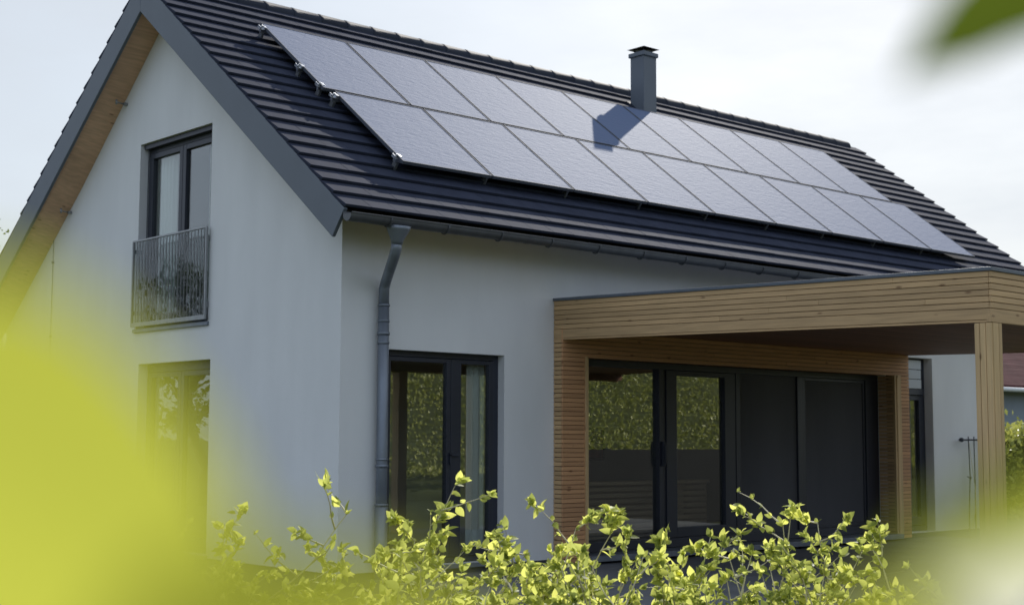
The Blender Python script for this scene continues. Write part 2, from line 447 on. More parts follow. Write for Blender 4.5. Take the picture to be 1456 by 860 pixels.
gut = hp(m, 'gutter', M['gutter'])
for q in range(20):
    x = .10 + q * .72
    b = MB(); pts = [(x, GY + math.cos(math.pi + math.pi * i / N) * (GR + .009), GZT + math.sin(math.pi + math.pi * i / N) * (GR + .009)) for i in range(N + 1)]
    pts = pts + [(x, EY - .01, GZT + .06)]
    b.tube(pts, .008, 5)
    o = b.build('gutter_bracket', M['gutter']); o.parent = gut; o.matrix_parent_inverse = gut.matrix_world.inverted()
# downpipe: funnel under the gutter, swan neck back to the wall, straight run
m = MB()
fx, px_, py_ = .235, .465, -.085
m.tube([(fx, GY, 3.345), (fx, GY + .005, 3.31), (fx, GY + .02, 3.195), (fx, GY + .025, 3.165)], [.125, .118, .062, .058], 16)
neck = [(fx, GY + .025, 3.20), (fx, GY + .03, 3.12), (fx + .01, GY + .07, 3.06), (px_ - .01, py_ - .05, 2.86), (px_, py_, 2.78), (px_, py_, 2.56)]
m.tube(neck, .054, 14)
m.tube([(px_, py_, 2.60), (px_, py_, GZ)], .057, 14)
for z in (2.60, 2.44, 2.22, 1.05): m.tube([(px_, py_, z), (px_, py_, z + .022)], .062, 14)
m.tube([(px_, py_, .62), (px_, py_, .60)], .07, 14)
m.tube([(px_, py_, .60), (px_, py_, GZ)], .064, 14)
dp = hp(m, 'downpipe', M['zinc'])
for z in (2.31, .98):
    b = MB(); b.tube([(px_, py_, z), (px_, py_, z + .03)], .065, 14); b.box((px_ - .01, py_ + .045, z + .003), (px_ + .01, .01, z + .027))
    o = b.build('pipe_clamp', M['zinc']); o.parent = dp; o.matrix_parent_inverse = dp.matrix_world.inverted()
# chimney
cx0, cx1, cy0, cy1 = 7.60, 7.885, 2.92, 3.20
m = MB(); m.box((cx0, cy0, 5.6), (cx1, cy1, 7.13)); ch = hp(m, 'chimney', M['barge'], bevel=.006)
def sub(mb, name, mt, par, **k):
    o = mb.build(name, mt, **k); o.parent = par; o.matrix_parent_inverse = par.matrix_world.inverted(); return o
m = MB(); m.box((cx0 - .025, cy0 - .025, 7.125), (cx1 + .025, cy1 + .025, 7.195)); sub(m, 'chimney_collar', M['barge'], ch, bevel=.012)
m = MB(); mx, my = (cx0 + cx1) / 2, (cy0 + cy1) / 2
m.box((mx - .1, my - .1, 7.19), (mx + .1, my + .1, 7.225))
for sx in (-1, 1):
    for sy in (-1, 1): m.tube([(mx + sx * .09, my + sy * .09, 7.19), (mx + sx * .09, my + sy * .09, 7.265)], .008, 6)
q = .18
m.poly([(mx - q, my - q, 7.255), (mx + q, my - q, 7.255), (mx + q, my + q, 7.255), (mx - q, my + q, 7.255), (mx, my, 7.305), (mx, my, 7.285)],
       [(3, 2, 1, 5), (0, 1, 4), (1, 2, 4), (2, 3, 4), (3, 0, 4), (0, 3, 5)])
sub(m, 'chimney_cap', M['anthracite'], ch)
m = MB(); zf = lambda y: EZ + TN * (y - EY)
m.hexa([(cx0 - .04, cy0 - .16, zf(cy0 - .16) + .045), (cx1 + .04, cy0 - .16, zf(cy0 - .16) + .045), (cx1 + .04, cy1 + .05, zf(cy1 + .05) + .05), (cx0 - .04, cy1 + .05, zf(cy1 + .05) + .05),
        (cx0 - .04, cy0 - .16, zf(cy0 - .16) + .085), (cx1 + .04, cy0 - .16, zf(cy0 - .16) + .085), (cx1 + .04, cy1 + .05, zf(cy1 + .05) + .085), (cx0 - .04, cy1 + .05, zf(cy1 + .05) + .085)])
sub(m, 'chimney_flashing', M['ridge'], ch)

# ---- windows
def bars(m, tf, u0, u1, z0, z1, d0, d1, w):
    """a rectangular frame butted end to end"""
    wl, wr, wb, wt = w if isinstance(w, (tuple, list)) else (w,) * 4
    B = lambda a, b, c, d: m.box(*[tuple(min(p, q) for p, q in zip(tf(a, d0, c), tf(b, d1, d))), tuple(max(p, q) for p, q in zip(tf(a, d0, c), tf(b, d1, d)))])
    B(u0, u0 + wl, z0, z1); B(u1 - wr, u1, z0, z1); B(u0 + wl, u1 - wr, z0, z0 + wb); B(u0 + wl, u1 - wr, z1 - wt, z1)
def tbox(m, tf, u0, u1, z0, z1, d0, d1):
    a, b = tf(u0, d0, z0), tf(u1, d1, z1)
    m.box(tuple(min(p, q) for p, q in zip(a, b)), tuple(max(p, q) for p, q in zip(a, b)))
def curtain(tf, u0, u1, z0, z1, d, waves, amp=.025):
    m = MB(); n = int(waves * 10); vs = []
    for i in range(n + 1):
        t = i / n; u = u0 + (u1 - u0) * t; dd = d + amp * math.sin(t * waves * 2 * math.pi)
        vs += [tf(u, dd, z0), tf(u, dd, z1)]
    m.poly(vs, [(2 * i, 2 * i + 1, 2 * i + 3, 2 * i + 2) for i in range(n)], True)
    return m
def make_window(name, tf, u0, u1, z0, z1, d, outer, sashes, glass, sash_w=.07, label=None):
    """window part = outer frame; each sash, pane, sill is a sub-part"""
    m = MB(); bars(m, tf, u0, u1, z0, z1, d, d + .08, outer)
    w = hp(m, name, M['anthracite'], bevel=.004)
    for (a, b, c, e, sw) in sashes:
        if sw:
            m = MB(); bars(m, tf, a, b, c, e, d - .012, d + .055, sw); sub(m, 'sash', M['anthracite'], w, bevel=.004)
            wl, wr, wb, wt = sw if isinstance(sw, (tuple, list)) else (sw,) * 4
        else: wl = wr = wb = wt = 0
        m = MB(); tbox(m, tf, a + wl - .006, b - wr + .006, c + wb - .006, e - wt + .006, d + .02, d + .026); sub(m, 'pane', glass, w)
    return w
# french door beside the downpipe
w = make_window('french_door', tfF, .60, 2.178, -.03, 2.178, .10, (.06, .07, .06, .06),
                [(.665, 1.495, .035, 2.113, (.03, .055, .10, .045)), (1.50, 2.103, .035, 2.113, (.14, .065, .10, .045))], M['glass'])
m = MB(); m.box((.56, -.05, -.075), (2.22, .10, -.032)); sub(m, 'sill', M['zinc'], w, bevel=.003)
sub(curtain(tfF, 1.84, 2.10, .05, 2.1, .24, 3), 'curtain', M['curtain'], w, recalc=False)
m = MB(); m.box((1.475, .062, 1.0), (1.497, .086, 1.12)); m.box((1.475, .062, 1.085), (1.59, .078, 1.105)); sub(m, 'handle', M['anthracite'], w, bevel=.003)
# sliding door wall under the canopy
m = MB(); D = .12
bars(m, tfF, 3.325, 9.475, -.03, 2.20, D, D + .12, (.24, .30, .11, .075))
for a, b in ((4.805, 4.875), (6.27, 6.355), (7.57, 7.66)): tbox(m, tfF, a, b, .08, 2.125, D - .01, D + .11)
for a, b in ((4.885, 4.94), (7.668, 7.745)): tbox(m, tfF, a, b, .08, 2.125, D + .012, D + .10)
sd = hp(m, 'sliding_door', M['anthracite'], bevel=.004)
m = MB(); bars(m, tfF, 4.945, 6.262, .085, 2.12, D - .004, D + .07, (.19, .205, .12, .06)); sub(m, 'sash', M['anthracite'], sd, bevel=.004)
m = MB(); bars(m, tfF, 7.75, 9.17, .085, 2.12, D + .02, D + .08, (.03, .04, .05, .04)); sub(m, 'sash', M['anthracite'], sd, bevel=.004)
for a, b in ((3.55, 4.815), (5.125, 6.065), (6.345, 7.58), (7.77, 9.14)):
    m = MB(); tbox(m, tfF, a, b, .07, 2.135, D + .045, D + .051); sub(m, 'pane', M['glass'], sd)
m = MB(); tbox(m, tfF, 6.357, 7.568, .082, 2.122, D + .018, D + .022); sub(m, 'textile_screen', M['screen'], sd)
m = MB(); tbox(m, tfF, 7.782, 8.40, .137, 2.078, D + .030, D + .034); tbox(m, tfF, 8.403, 9.138, .137, 2.078, D + .036, D + .040); sub(m, 'textile_screen', M['screen'], sd)
m = MB(); m.box((3.30, -.24, -.10), (9.52, .11, -.034)); sub(m, 'sill', M['zinc'], sd, bevel=.003)
m = MB(); m.box((4.835, .06, .95), (4.865, .108, 1.25)); m.box((4.842, .04, .98), (4.858, .06, 1.22)); sub(m, 'handle', M['anthracite'], sd, bevel=.003)
# narrow door with raised blind further right
w = make_window('narrow_door', tfF, 9.93, 10.72, -.05, 2.49, .14, (.05, .07, .08, .05), [(9.985, 10.645, .04, 1.94, (.12, .10, .12, .07))], M['glass'])
m = MB(); tbox(m, tfF, 9.98, 10.645, 1.95, 2.035, .10, .17); tbox(m, tfF, 10.24, 10.29, .12, 1.88, .115, .19); sub(m, 'transom', M['anthracite'], w)
m = MB()
for k in range(3): tbox(m, tfF, 9.96, 10.56, 2.04 + k * .142, 2.04 + k * .142 + .135, .085 + .004 * (k % 2), .11)
sub(m, 'blind', M['slat'], w, bevel=.006)
m = MB(); tbox(m, tfF, 10.37, 10.46, .1, 1.92, .25, .255); sub(m, 'curtain', M['curtain'], w)
# gable window upstairs with french balcony
w = make_window('gable_window', tfG, 2.60, 4.32, 2.60, 4.86, .12, (.06, .06, .06, .11),
                [(2.665, 3.455, 2.665, 4.745, (.065, .075, .09, .065)), (3.462, 4.255, 2.665, 4.745, (.075, .065, .09, .065))], M['glass_gable'])
m = MB()
for u in (2.70, 4.22): m.tube([(.06, u, 2.6), (.06, u, 4.84)], .006, 6)
tbox(m, tfG, 2.62, 4.30, 4.80, 4.855, .04, .115); sub(m, 'blind_rail', M['anthracite'], w)
sub(curtain(tfG, 2.64, 3.0, 2.65, 4.75, .245, 4, .04), 'curtain', M['curtain'], w, recalc=False)
sub(curtain(tfG, 3.82, 4.27, 2.65, 4.75, .245, 5, .04), 'curtain', M['curtain'], w, recalc=False)
m = MB(); m.box((-.03, 2.57, 2.535), (.12, 4.35, 2.578)); sub(m, 'sill', M['zinc'], w, bevel=.003)
m = MB()
bars(m, tfG, 2.57, 4.345, 2.60, 3.66, -.062, -.034, (.022, .022, .05, .022))
bal = hp(m, 'balustrade', M['steel'], bevel=.002)
m = MB()
for k in range(24):
    u = 2.615 + k * (1.685 / 23); tbox(m, tfG, u - .004, u + .004, 2.655, 3.633, -.061, -.051)
sub(m, 'bars', M['rail_bar'], bal)
m = MB(); tbox(m, tfG, 2.595, 4.32, 2.652, 3.636, -.046, -.040); sub(m, 'glass_panel', M['glass_rail'], bal)
for u in (2.60, 4.315):
    for z in (2.75, 3.5):
        m = MB(); tbox(m, tfG, u - .012, u + .012, z, z + .05, -.0335, .05); sub(m, 'wall_bracket', M['steel'], bal)
# gable french door downstairs
w = make_window('french_door', tfG, 2.52, 4.22, -.03, 2.15, .12, (.06, .06, .06, .10),
                [(2.585, 3.365, .035, 2.045, (.065, .07, .10, .06)), (3.372, 4.155, .035, 2.045, (.07, .065, .10, .06))], M['glass_gable'])
sub(curtain(tfG, 2.62, 3.0, .05, 2.05, .33, 4), 'curtain', M['curtain'], w, recalc=False)
m = MB(); m.box((-.03, 2.49, -.075), (.12, 4.25, -.032)); sub(m, 'sill', M['zinc'], w, bevel=.003)
# small wall bits on the gable: cable along the wall, two tiny brackets under the soffit
m = MB(); m.tube([(-.010, 6.72, 3.95), (-.010, 6.72, PL)], .004, 6)
for z in (3.6, 2.6, 1.6, .6): m.box((-.022, 6.705, z), (.004, 6.735, z + .03))
hp(m, 'lightning_cable', M['zinc'])
for (y, z) in ((4.72, 5.42), (6.22, 4.22)):
    m = MB(); m.box((-.05, y - .02, z), (.004, y + .02, z + .035)); m.tube([(-.05, y, z + .015), (-.14, y + .01, z + .03)], .009, 6); m.tube([(-.14, y + .01, z), (-.14, y + .01, z + .06)], .014, 8)
    hp(m, 'wall_bracket', M['steel'])

# ---- timber cladding round the sliding door
CX0, CX1, CY, OX0, OX1, OZ = 2.92, 9.86, -.15, 3.275, 9.64, 2.205
m = MB(); pitch = .051
m2 = MB(); m3 = MB(); m4 = MB(); m5 = MB()
z = -.10; ztop = 2.52
while z < ztop:
    zt = min(z + pitch - .005, ztop)
    if zt < OZ + .02:
        m.box((CX0, CY, z), (OX0 - .002, CY + .02, zt)); m.box((OX1 + .002, CY, z), (CX1, CY + .02, zt))
    else:
        c = rng.uniform(4.5, 8)
        m.box((CX0, CY, z), (c - .0015, CY + .02, zt)); m.box((c + .0015, CY, z), (CX1, CY + .02, zt))
    m2.box((CX0, CY + .023, z + .001), (CX0 + .02, -.003, zt - .001))
    m3.box((CX1 - .02, CY + .023, z + .001), (CX1, -.003, zt - .001))
    if zt < OZ + .02:
        m4.box((OX1 - .165, CY + .023, z), (OX1 - .145, .115, zt)); m5.box((OX0 + .025, CY + .023, z), (OX0 + .045, .115, zt))
    z += pitch
cl = hp(m, 'timber_cladding', M['wood_x'], bevel=.003)
for q in (m2, m3, m4, m5): sub(q, 'return_boards', M['wood_y'], cl, bevel=.003)
m = MB(); m.box((OX0 - .001, CY - .012, -.10), (OX0 + .045, CY + .022, OZ)); sub(m, 'trim_board', M['wood_z'], cl, bevel=.003); m = MB(); m.box((OX1 - .165, CY - .012, -.10), (OX1 + .001, CY + .022, OZ))
m.box((OX1 - .12, CY - .022, -.10), (OX1 - .05, CY - .0125, OZ - .01))
sub(m, 'trim_board', M['wood_z'], cl, bevel=.003)
m = MB(); m.box((CX0 + .022, CY + .022, -.10), (OX0 + .02, -.004, ztop - .005)); m.box((OX1 - .14, CY + .022, -.10), (CX1 - .022, -.004, ztop - .005)); m.box((OX0 + .02, CY + .022, OZ + .03), (OX1 - .14, -.004, ztop - .005))
sub(m, 'batten', M['black'], cl)
m = MB(); m.box((OX0 + .046, CY + .002, OZ), (OX1 - .166, .115, OZ + .018)); sub(m, 'head_reveal', M['wood_x'], cl)

# ------------------------------------------------------------------ terrace canopy
can = empty('terrace_canopy', (2.92, -5.4, -.13), 'flat larch timber canopy over the terrace, resting on grooved post', 'canopy')
cp = lambda mb, name, mt, **k: adopt(mb.build(name, mt, **k), can)
KX0, KX1, KY0, KY1 = 2.92, 9.90, -5.40, -.155
sl = lambda y: .0204 * y
def sbox(m, x0, x1, y0, y1, z0, z1):
    m.hexa([(x0, y0, z0 + sl(y0)), (x1, y0, z0 + sl(y0)), (x1, y1, z0 + sl(y1)), (x0, y1, z0 + sl(y1)), (x0, y0, z1 + sl(y0)), (x1, y0, z1 + sl(y0)), (x1, y1, z1 + sl(y1)), (x0, y1, z1 + sl(y1))])
BZ0, BZ1, FZ1 = 2.385, 2.503, 2.825
def fascia_rows(): 
    n = 6; h = (FZ1 - BZ1) / n
    return [(BZ1 + .003 + k * h, BZ1 + (k + 1) * h - .0025) for k in range(n)]
m = MB()
for (a, b) in fascia_rows():
    js = [KY0 + .024] + sorted(rng.uniform(KY0 + .6, KY1 - .4) for _ in range(rng.choice((1, 1, 2)))) + [KY1 + .15]
    for p, q in zip(js[:-1], js[1:]): sbox(m, KX0 + rng.uniform(0, .0012), KX0 + .022, p + .0008, q - .0008, a, b)
fl = cp(m, 'fascia', M['wood_y'], bevel=.003)
m = MB(); sbox(m, KX0 + .001, KX0 + .05, KY0 + .024, KY1 + .152, BZ0 + .022, BZ1 - .002); sbox(m, KX0 + .003, KX0 + .045, KY0 + .02, KY1 + .152, BZ0, BZ0 + .018); sub(m, 'lower_board', M['wood_y'], fl, bevel=.003)
m = MB()
for (a, b) in fascia_rows(): sbox(m, KX0, KX1, KY0, KY0 + .022, a, b)
ff = cp(m, 'fascia', M['wood_fx'], bevel=.003)
m = MB(); sbox(m, KX0, KX1, KY0 + .001, KY0 + .05, BZ0, BZ1 - .002); sub(m, 'lower_board', M['wood_fx'], ff, bevel=.003)
m = MB()
for (a, b) in fascia_rows(): sbox(m, KX1 - .022, KX1, KY0 + .024, KY1 + .15, a, b)
cp(m, 'fascia', M['wood_y'], bevel=.003)
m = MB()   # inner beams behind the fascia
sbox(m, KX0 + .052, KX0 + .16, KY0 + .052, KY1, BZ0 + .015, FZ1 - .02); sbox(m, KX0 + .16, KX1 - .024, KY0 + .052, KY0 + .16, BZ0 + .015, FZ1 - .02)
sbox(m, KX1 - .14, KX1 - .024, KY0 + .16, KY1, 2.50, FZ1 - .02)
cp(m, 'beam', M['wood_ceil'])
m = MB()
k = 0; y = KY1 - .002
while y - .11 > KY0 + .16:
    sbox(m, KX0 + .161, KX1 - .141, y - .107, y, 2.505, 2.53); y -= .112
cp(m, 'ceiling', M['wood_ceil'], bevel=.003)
m = MB(); sbox(m, KX0 + .023, KX1 - .023, KY0 + .023, KY1 + .13, FZ1 - .09, FZ1 - .006); cp(m, 'roof_deck', M['black'])
m = MB()
sbox(m, KX0 - .014, KX0 + .10, KY0 - .014, -.002, FZ1 + .0, FZ1 + .032); sbox(m, KX0 + .10, KX1 + .014, KY0 - .014, KY0 + .10, FZ1 + .0, FZ1 + .032); sbox(m, KX1 - .10, KX1 + .014, KY0 + .10, -.002, FZ1 + .0, FZ1 + .032)
sbox(m, KX0 + .10, KX1 - .10, KY0 + .10, -.002, FZ1 - .004, FZ1 + .012)
cp(m, 'edge_trim', M['barge'], bevel=.003)
for (x, y) in ((KX0 + .002, KY0 + .006), (4.93, KY0 + .006), (6.38, KY0 + .006), (8.72, KY0 + .006)):
    m = MB(); zt = BZ0 + sl(y) - .002
    m.box((x + .018, y + .012, -.13), (x + .165, y + .15, zt))
    ws = [(0, .055), (.059, .112), (.116, .162)]
    for a, b in ws: m.box((x, y + a, -.13), (x + .016, y + b, zt - .001))
    for a, b in ((.019, .11), (.116, .165)): m.box((x + a, y - .004, -.13), (x + b, y + .010, zt - .001))
    m.box((x + .167, y + .03, -.13), (x + .178, y + .14, zt - .002))
    cp(m, 'post', M['wood_z'], bevel=.003)

# ------------------------------------------------------------------ solar panels
PH = .19
ROT = Matrix(((1, 0, 0), (0, CT, -ST), (0, ST, CT)))
def panel_proto(w, l):
    o = empty('solar_panel', (0, 0, 0), 'x', 'solar panel', 'solar panels on the front roof slope')
    m = MB(); f = .014; h = .036
    for a, b in (((0, 0, -h), (w, f, 0)), ((0, l - f, -h), (w, l, 0)), ((0, f, -h), (f, l - f, 0)), ((w - f, f, -h), (w, l - f, 0))): m.box(a, b)
    m.build('panel_frame', M['alu_dark'], o, bevel=.0015)
    m = MB(); m.box((f, f, -.012), (w - f, l - f, -.004)); m.build('glass', M['panel'], o)
    return o
ORD = ['first', 'second', 'third', 'fourth', 'fifth', 'sixth', 'seventh', 'eighth', 'ninth']
for row, (x0, pitch, s0, s1, nm) in enumerate(((.67, 1.244, 2.485, 4.175, 'upper'), (.80, 1.262, .85, 2.45, 'lower'))):
    proto = panel_proto(pitch - .022, s1 - s0)
    for k in range(9):
        o = proto if k == 0 else copy_tree(proto)
        o.matrix_world = Matrix.Translation(front(x0 + k * pitch, s0, PH)) @ ROT.to_4x4()
        if k == 0: lb = 'solar panel at the left end of the %s row, beside the bare roof tiles' % nm
        elif k == 8: lb = 'solar panel at the far right end of the %s row' % nm
        else: lb = '%s solar panel from the left in the %s row' % (ORD[k], nm)
        if row == 0 and k == 4: lb = 'fifth solar panel from left, upper row, with chimney shadow across it'
        o['label'] = lb
for (s, xa, xb, lb) in ((4.05, .56, 11.8, 'topmost metal mounting rail, its clamp at the upper left panel corner'), (3.03, .56, 11.8, 'metal mounting rail under the middle of the upper panel row'),
                    (2.58, .60, 11.8, 'metal mounting rail just above the seam between panel rows'), (2.34, .66, 12.1, 'metal mounting rail just below the seam between panel rows'),
                    (.97, .72, 12.1, 'lowest metal mounting rail, its clamp at the lower left panel corner')):
    m = MB()
    c = [front(x, s + ds, h) for x, ds, h in ((xa + .06, -.02, .115), (xb - .03, -.02, .115), (xb - .03, .02, .115), (xa + .06, .02, .115), (xa + .06, -.02, .152), (xb - .03, -.02, .152), (xb - .03, .02, .152), (xa + .06, .02, .152))]
    m.hexa(c)
    r = m.build('mounting_rail', M['alu']); tag(r, lb, 'mounting rail', 'rails carrying the solar panels')
    m = MB()
    def rb(x0, x1, a, b, h0, h1): m.hexa([front(x, s + d, h) for h in (h0, h1) for x, d in ((x0, a), (x1, a), (x1, b), (x0, b))])
    rb(xa + .03, xa + .10, -.035, .035, .153, .165); rb(xa + .03, xa + .04, -.035, .035, .166, .190); rb(xa + .09, xa + .125, -.03, .03, .166, .192)
    m.tube([front(xa + .065, s, .166), front(xa + .065, s, .205)], .012, 8)
    m.build('end_clamp', M['alu'], r, bevel=.002)
    for x in [xa + .08 + 1.25 * k for k in range(9)]:
        m = MB(); m.hexa([front(xx, s + d, h) for h in (.03, .114) for xx, d in ((x, -.035), (x + .03, -.035), (x + .03, .03), (x, .03))])
        m.build('roof_hook', M['steel'], r)

# ------------------------------------------------------------------ wall trellis on the white wall
m = MB(); ty = -.11
m.tube([(11.30, ty, 1.29), (12.38, ty, 1.29)], .012, 8)
m.tube([(11.27, ty, 1.29), (11.285, ty, 1.29), (11.31, ty, 1.29), (11.335, ty, 1.29), (11.345, ty, 1.29)], [.012, .03, .036, .03, .012], 10)
tr = m.build('wall_trellis', M['anthracite']); tag(tr, 'thin black metal trellis with ball end on the white wall behind the post', 'trellis')
for k, x in enumerate((11.50, 11.66, 11.88, 12.08, 12.28)):
    m = MB(); j = rng.uniform(-.03, .03)
    m.tube([(x, ty, 1.34), (x + j, ty, .75), (x - j, ty, .1), (x, ty, GZ)], .009, 6)
    if k in (0, 2, 4): m.tube([(x - .05, ty, .74), (x + .03, ty - .01, .70), (x + .06, ty, .73)], .008, 5)
    o = m.build('rod', M['anthracite']); o.parent = tr
m = MB()
for i, (a, b) in enumerate((((11.50, 1.25), (11.66, -.1)), ((11.66, .6), (11.48, -.2)), ((11.88, .72), (12.06, .1)), ((11.62, .36), (11.95, .34)), ((12.08, 1.2), (11.95, -.2)))):
    m.tube([(a[0], ty - .012, a[1]), ((a[0] + b[0]) / 2 + .03, ty - .03, (a[1] + b[1]) / 2), (b[0], ty - .012, b[1])], .004, 5)
o = m.build('vine_twigs', M['stem']); o.parent = tr
m = MB()
for z in (1.29,):
    for x in (11.42, 12.2): m.box((x - .01, ty + .01, z - .01), (x + .01, .004, z + .01))
o = m.build('wall_bracket', M['anthracite']); o.parent = tr

# ------------------------------------------------------------------ furniture seen dimly through the sliding door
f = empty('slatted_sideboard', (4.6, .7, 0), 'low brown slatted sideboard inside, dimly seen through the sliding door', 'sideboard')
m = MB(); m.box((3.9, 0.50, .08), (6.2, 0.95, .11)); m.box((3.9, 0.50, .72), (6.2, 0.95, .76)); m.box((3.9, 0.55, .11), (3.94, 0.93, .72)); m.box((6.16, 0.55, .11), (6.2, 0.93, .72)); m.box((3.95, 0.91, .11), (6.15, 0.94, .72)); adopt(m.build('carcass', M['dark_wood'], bevel=.003), f)
m = MB()
for k in range(8): m.box((3.945, 0.52, .125 + k * .074), (6.155, 0.54, .175 + k * .074))
adopt(m.build('slats', M['dark_wood'], bevel=.003), f)
m = MB()
for x in (4.0, 6.05): m.box((x, 0.55, 0), (x + .05, 0.60, .08)); m.box((x, 0.85, 0), (x + .05, 0.90, .08))
adopt(m.build('feet', M['black']), f)
f = empty('framed_picture', (6.9, 4.18, 1.3), 'small dark red picture hanging in the room behind the door glass', 'picture')
m = MB(); m.box((7.2, 4.17, .95), (8.0, 4.198, 1.45)); adopt(m.build('frame', M['black']), f)
m = MB(); m.box((7.24, 4.163, .99), (7.96, 4.1695, 1.41)); adopt(m.build('canvas', M['red_cloth']), f)

# ------------------------------------------------------------------ vegetation
def rv(r): return Vector((r.gauss(0, 1), r.gauss(0, 1), r.gauss(0, 1)))
def make_shrub(seed, h, spread, n_stems, leafL=.054, dens=.86, low=.22):
    r = random.Random(seed); st, lf = MB(), MB()
    def put(p, d, sc=1.0):
        L = leafL * r.uniform(.4, 1.25) * sc
        dd = (d * .5 + rv(r) * .55 + Vector((0, 0, .15))).normalized()
        lf.leaf(p, dd, rv(r) * .6 + Vector((-.45, -.5, .6)), L, L * r.uniform(.5, .68), r.uniform(.1, .5), r.uniform(0, .45))
    def shoot(p, d, length, rad, level, lean):
        n = max(4, int(length / .09)); pts = [p.copy()]; dirs = [d]
        for i in range(n):
            d = (d + rv(r) * .13 + Vector((0, 0, .07)) + lean * .04).normalized()
            p = p + d * (length / n); pts.append(p.copy()); dirs.append(d)
        st.tube(pts, [rad * (1 - .78 * i / n) for i in range(n + 1)], 5, cap=False)
        for i in range(1, n + 1):
            t = i / n
            if pts[i].z < low: continue
            k = 2 if level else (1 if t < .55 else 2)
            if r.random() < dens:
                for q in range(k): put(pts[i] + rv(r) * .006, dirs[i])
            if level < 2 and t > .2 and r.random() < (.75 if level == 0 else .38):
                sd = (dirs[i] * .45 + rv(r) * .75); sd.z = abs(sd.z) * .6 + .12
                shoot(pts[i], sd.normalized(), length * r.uniform(.16, .36) * (1.1 - .5 * t), rad * .5, level + 1, lean)
        for q in range(3): put(pts[-1], dirs[-1], .75)
    for s in range(n_stems):
        a = r.uniform(0, 2 * math.pi); rr = spread * math.sqrt(r.random())
        base = Vector((math.cos(a) * rr * .45, math.sin(a) * rr * .45, 0))
        out = Vector((math.cos(a), math.sin(a), 0))
        hh = h * (1.0 if s == 0 else r.uniform(.5, .7) if s % 2 else r.uniform(.64, .84))
        d0 = (Vector((0, 0, 1)) + out * (.02 if s == 0 else .32 * spread / .4 * r.random())).normalized()
        shoot(base, d0, hh, .010 if s == 0 else .009, 0, out * (.1 if s == 0 else 1))
    return st, lf
# (px, top py, depth, stems, seed)
shrubs = [(352, 712, 6.9, 7, 1, 'sparse leafy shrub at the left end, half lost behind the blurred foreground leaf'),
          (462, 664, 6.9, 8, 2, 'tall upright leafy shrub against the white corner of the house'),
          (556, 722, 6.8, 11, 3, 'bushy yellow-green shrub at the foot of the downpipe'),
          (655, 668, 7.0, 9, 4, 'tall leafy shrub sprouting in front of the french door mullion'),
          (756, 700, 7.0, 12, 5, 'dense leafy shrub before the white strip between french door and cladding'),
          (862, 716, 6.9, 13, 6, 'yellow-green shrub in front of the left pane of the sliding door'),
          (952, 742, 6.8, 12, 7, 'low dense shrub below the sliding door handle'),
          (1052, 692, 7.0, 10, 8, 'tall leafy shrub rising before the first dark door screen'),
          (1122, 716, 7.0, 11, 9, 'leafy shrub before the right mullion of the sliding door'),
          (1246, 730, 7.1, 10, 10, 'leafy shrub at the right end, before the cladding trim board'),
          (505, 775, 6.5, 8, 11, 'low shrub in front of the wall between white corner and downpipe'),
          (606, 768, 6.5, 9, 12, 'low shrub in front of the left pane of the french door'),
          (706, 778, 6.4, 9, 13, 'low shrub in front of the right jamb of the french door'),
          (812, 768, 6.5, 9, 14, 'low shrub in front of the left column of the timber cladding'),
          (908, 772, 6.4, 9, 15, 'low shrub in front of the first mullion of the sliding door'),
          (1000, 765, 6.5, 9, 16, 'low shrub in front of the narrow glazed sash of the sliding door'),
          (1088, 765, 6.5, 9, 17, 'low shrub in front of the first dark screen of the sliding door'),
          (1182, 768, 6.5, 9, 18, 'low shrub in front of the second dark screen of the sliding door'),
          (1292, 795, 6.6, 6, 19, 'low shrub at the far right of the row, below the narrow door')]
for i, (px, py, dep, ns, seed, lb) in enumerate(shrubs):
    top = P(px, py, dep); h = top.z - GZ
    root = empty('leafy_shrub', (top.x, top.y, GZ), lb, 'shrub', 'row of leafy shrubs in front of the house')
    st, lf = make_shrub(seed * 7 + 1, h * 1.0, .42 if i not in (0, 9, 18) else .3, int(ns * 1.5))
    tv = max(lf.v, key=lambda v: v[2]); k = h / tv[2]
    st.v = [(a, b, c * k) for a, b, c in st.v]; lf.v = [(a, b, c * k) for a, b, c in lf.v]
    root.location.x -= tv[0]; root.location.y -= tv[1]
    st.build('stems', M['stem'], root, recalc=False); lf.build('foliage', M['leaf'], root, recalc=False)

# out-of-focus leaves just in front of the camera, on plants that stand on the lawn
def big_leaf(name, mt, c, ax, ay, nrm, parent, tip=.25):
    """a broad leaf: centre c, half length vector ax, half width ay, cupped along its midrib"""
    m = MB(); n, k = 14, 6; vs, fs = [], []
    u = ax.cross(ay).normalized()
    if u.dot(nrm) < 0: u = -u
    for i in range(n + 1):
        t = -1 + 2 * i / n
        w = (1 - abs(t) ** 2.2) ** .62 * (1 - tip * t)
        if i in (0, n): w = .02
        for j in range(k + 1):
            s = -1 + 2 * j / k
            vs.append(c + ax * t + ay * (s * w) + u * (ay.length * (.22 * abs(s) * w - .15 * t * t) + .02 * ay.length * math.sin(9 * t + 3 * s)))
    for i in range(n):
        for j in range(k):
            a = i * (k + 1) + j; fs.append((a, a + 1, a + k + 2, a + k + 1))
    m.poly(vs, fs, True)
    o = m.build(name, mt, recalc=False); adopt(o, parent); return o
def pv(dx, dy, d): return (RT * dx - UP * dy) * (d / F)
g = P(150, 1500, .13); ground_l = Vector((g.x, g.y, GZ))
fgl = empty('near_shrub', ground_l, 'blurred bright yellow-green leaves close to the lens, lower left', 'shrub')
spec = [(20, 752, .104, 390, 290, -42), (400, 930, .098, 190, 150, 12), (545, 960, .15, 170, 85, 10)]
st = MB()
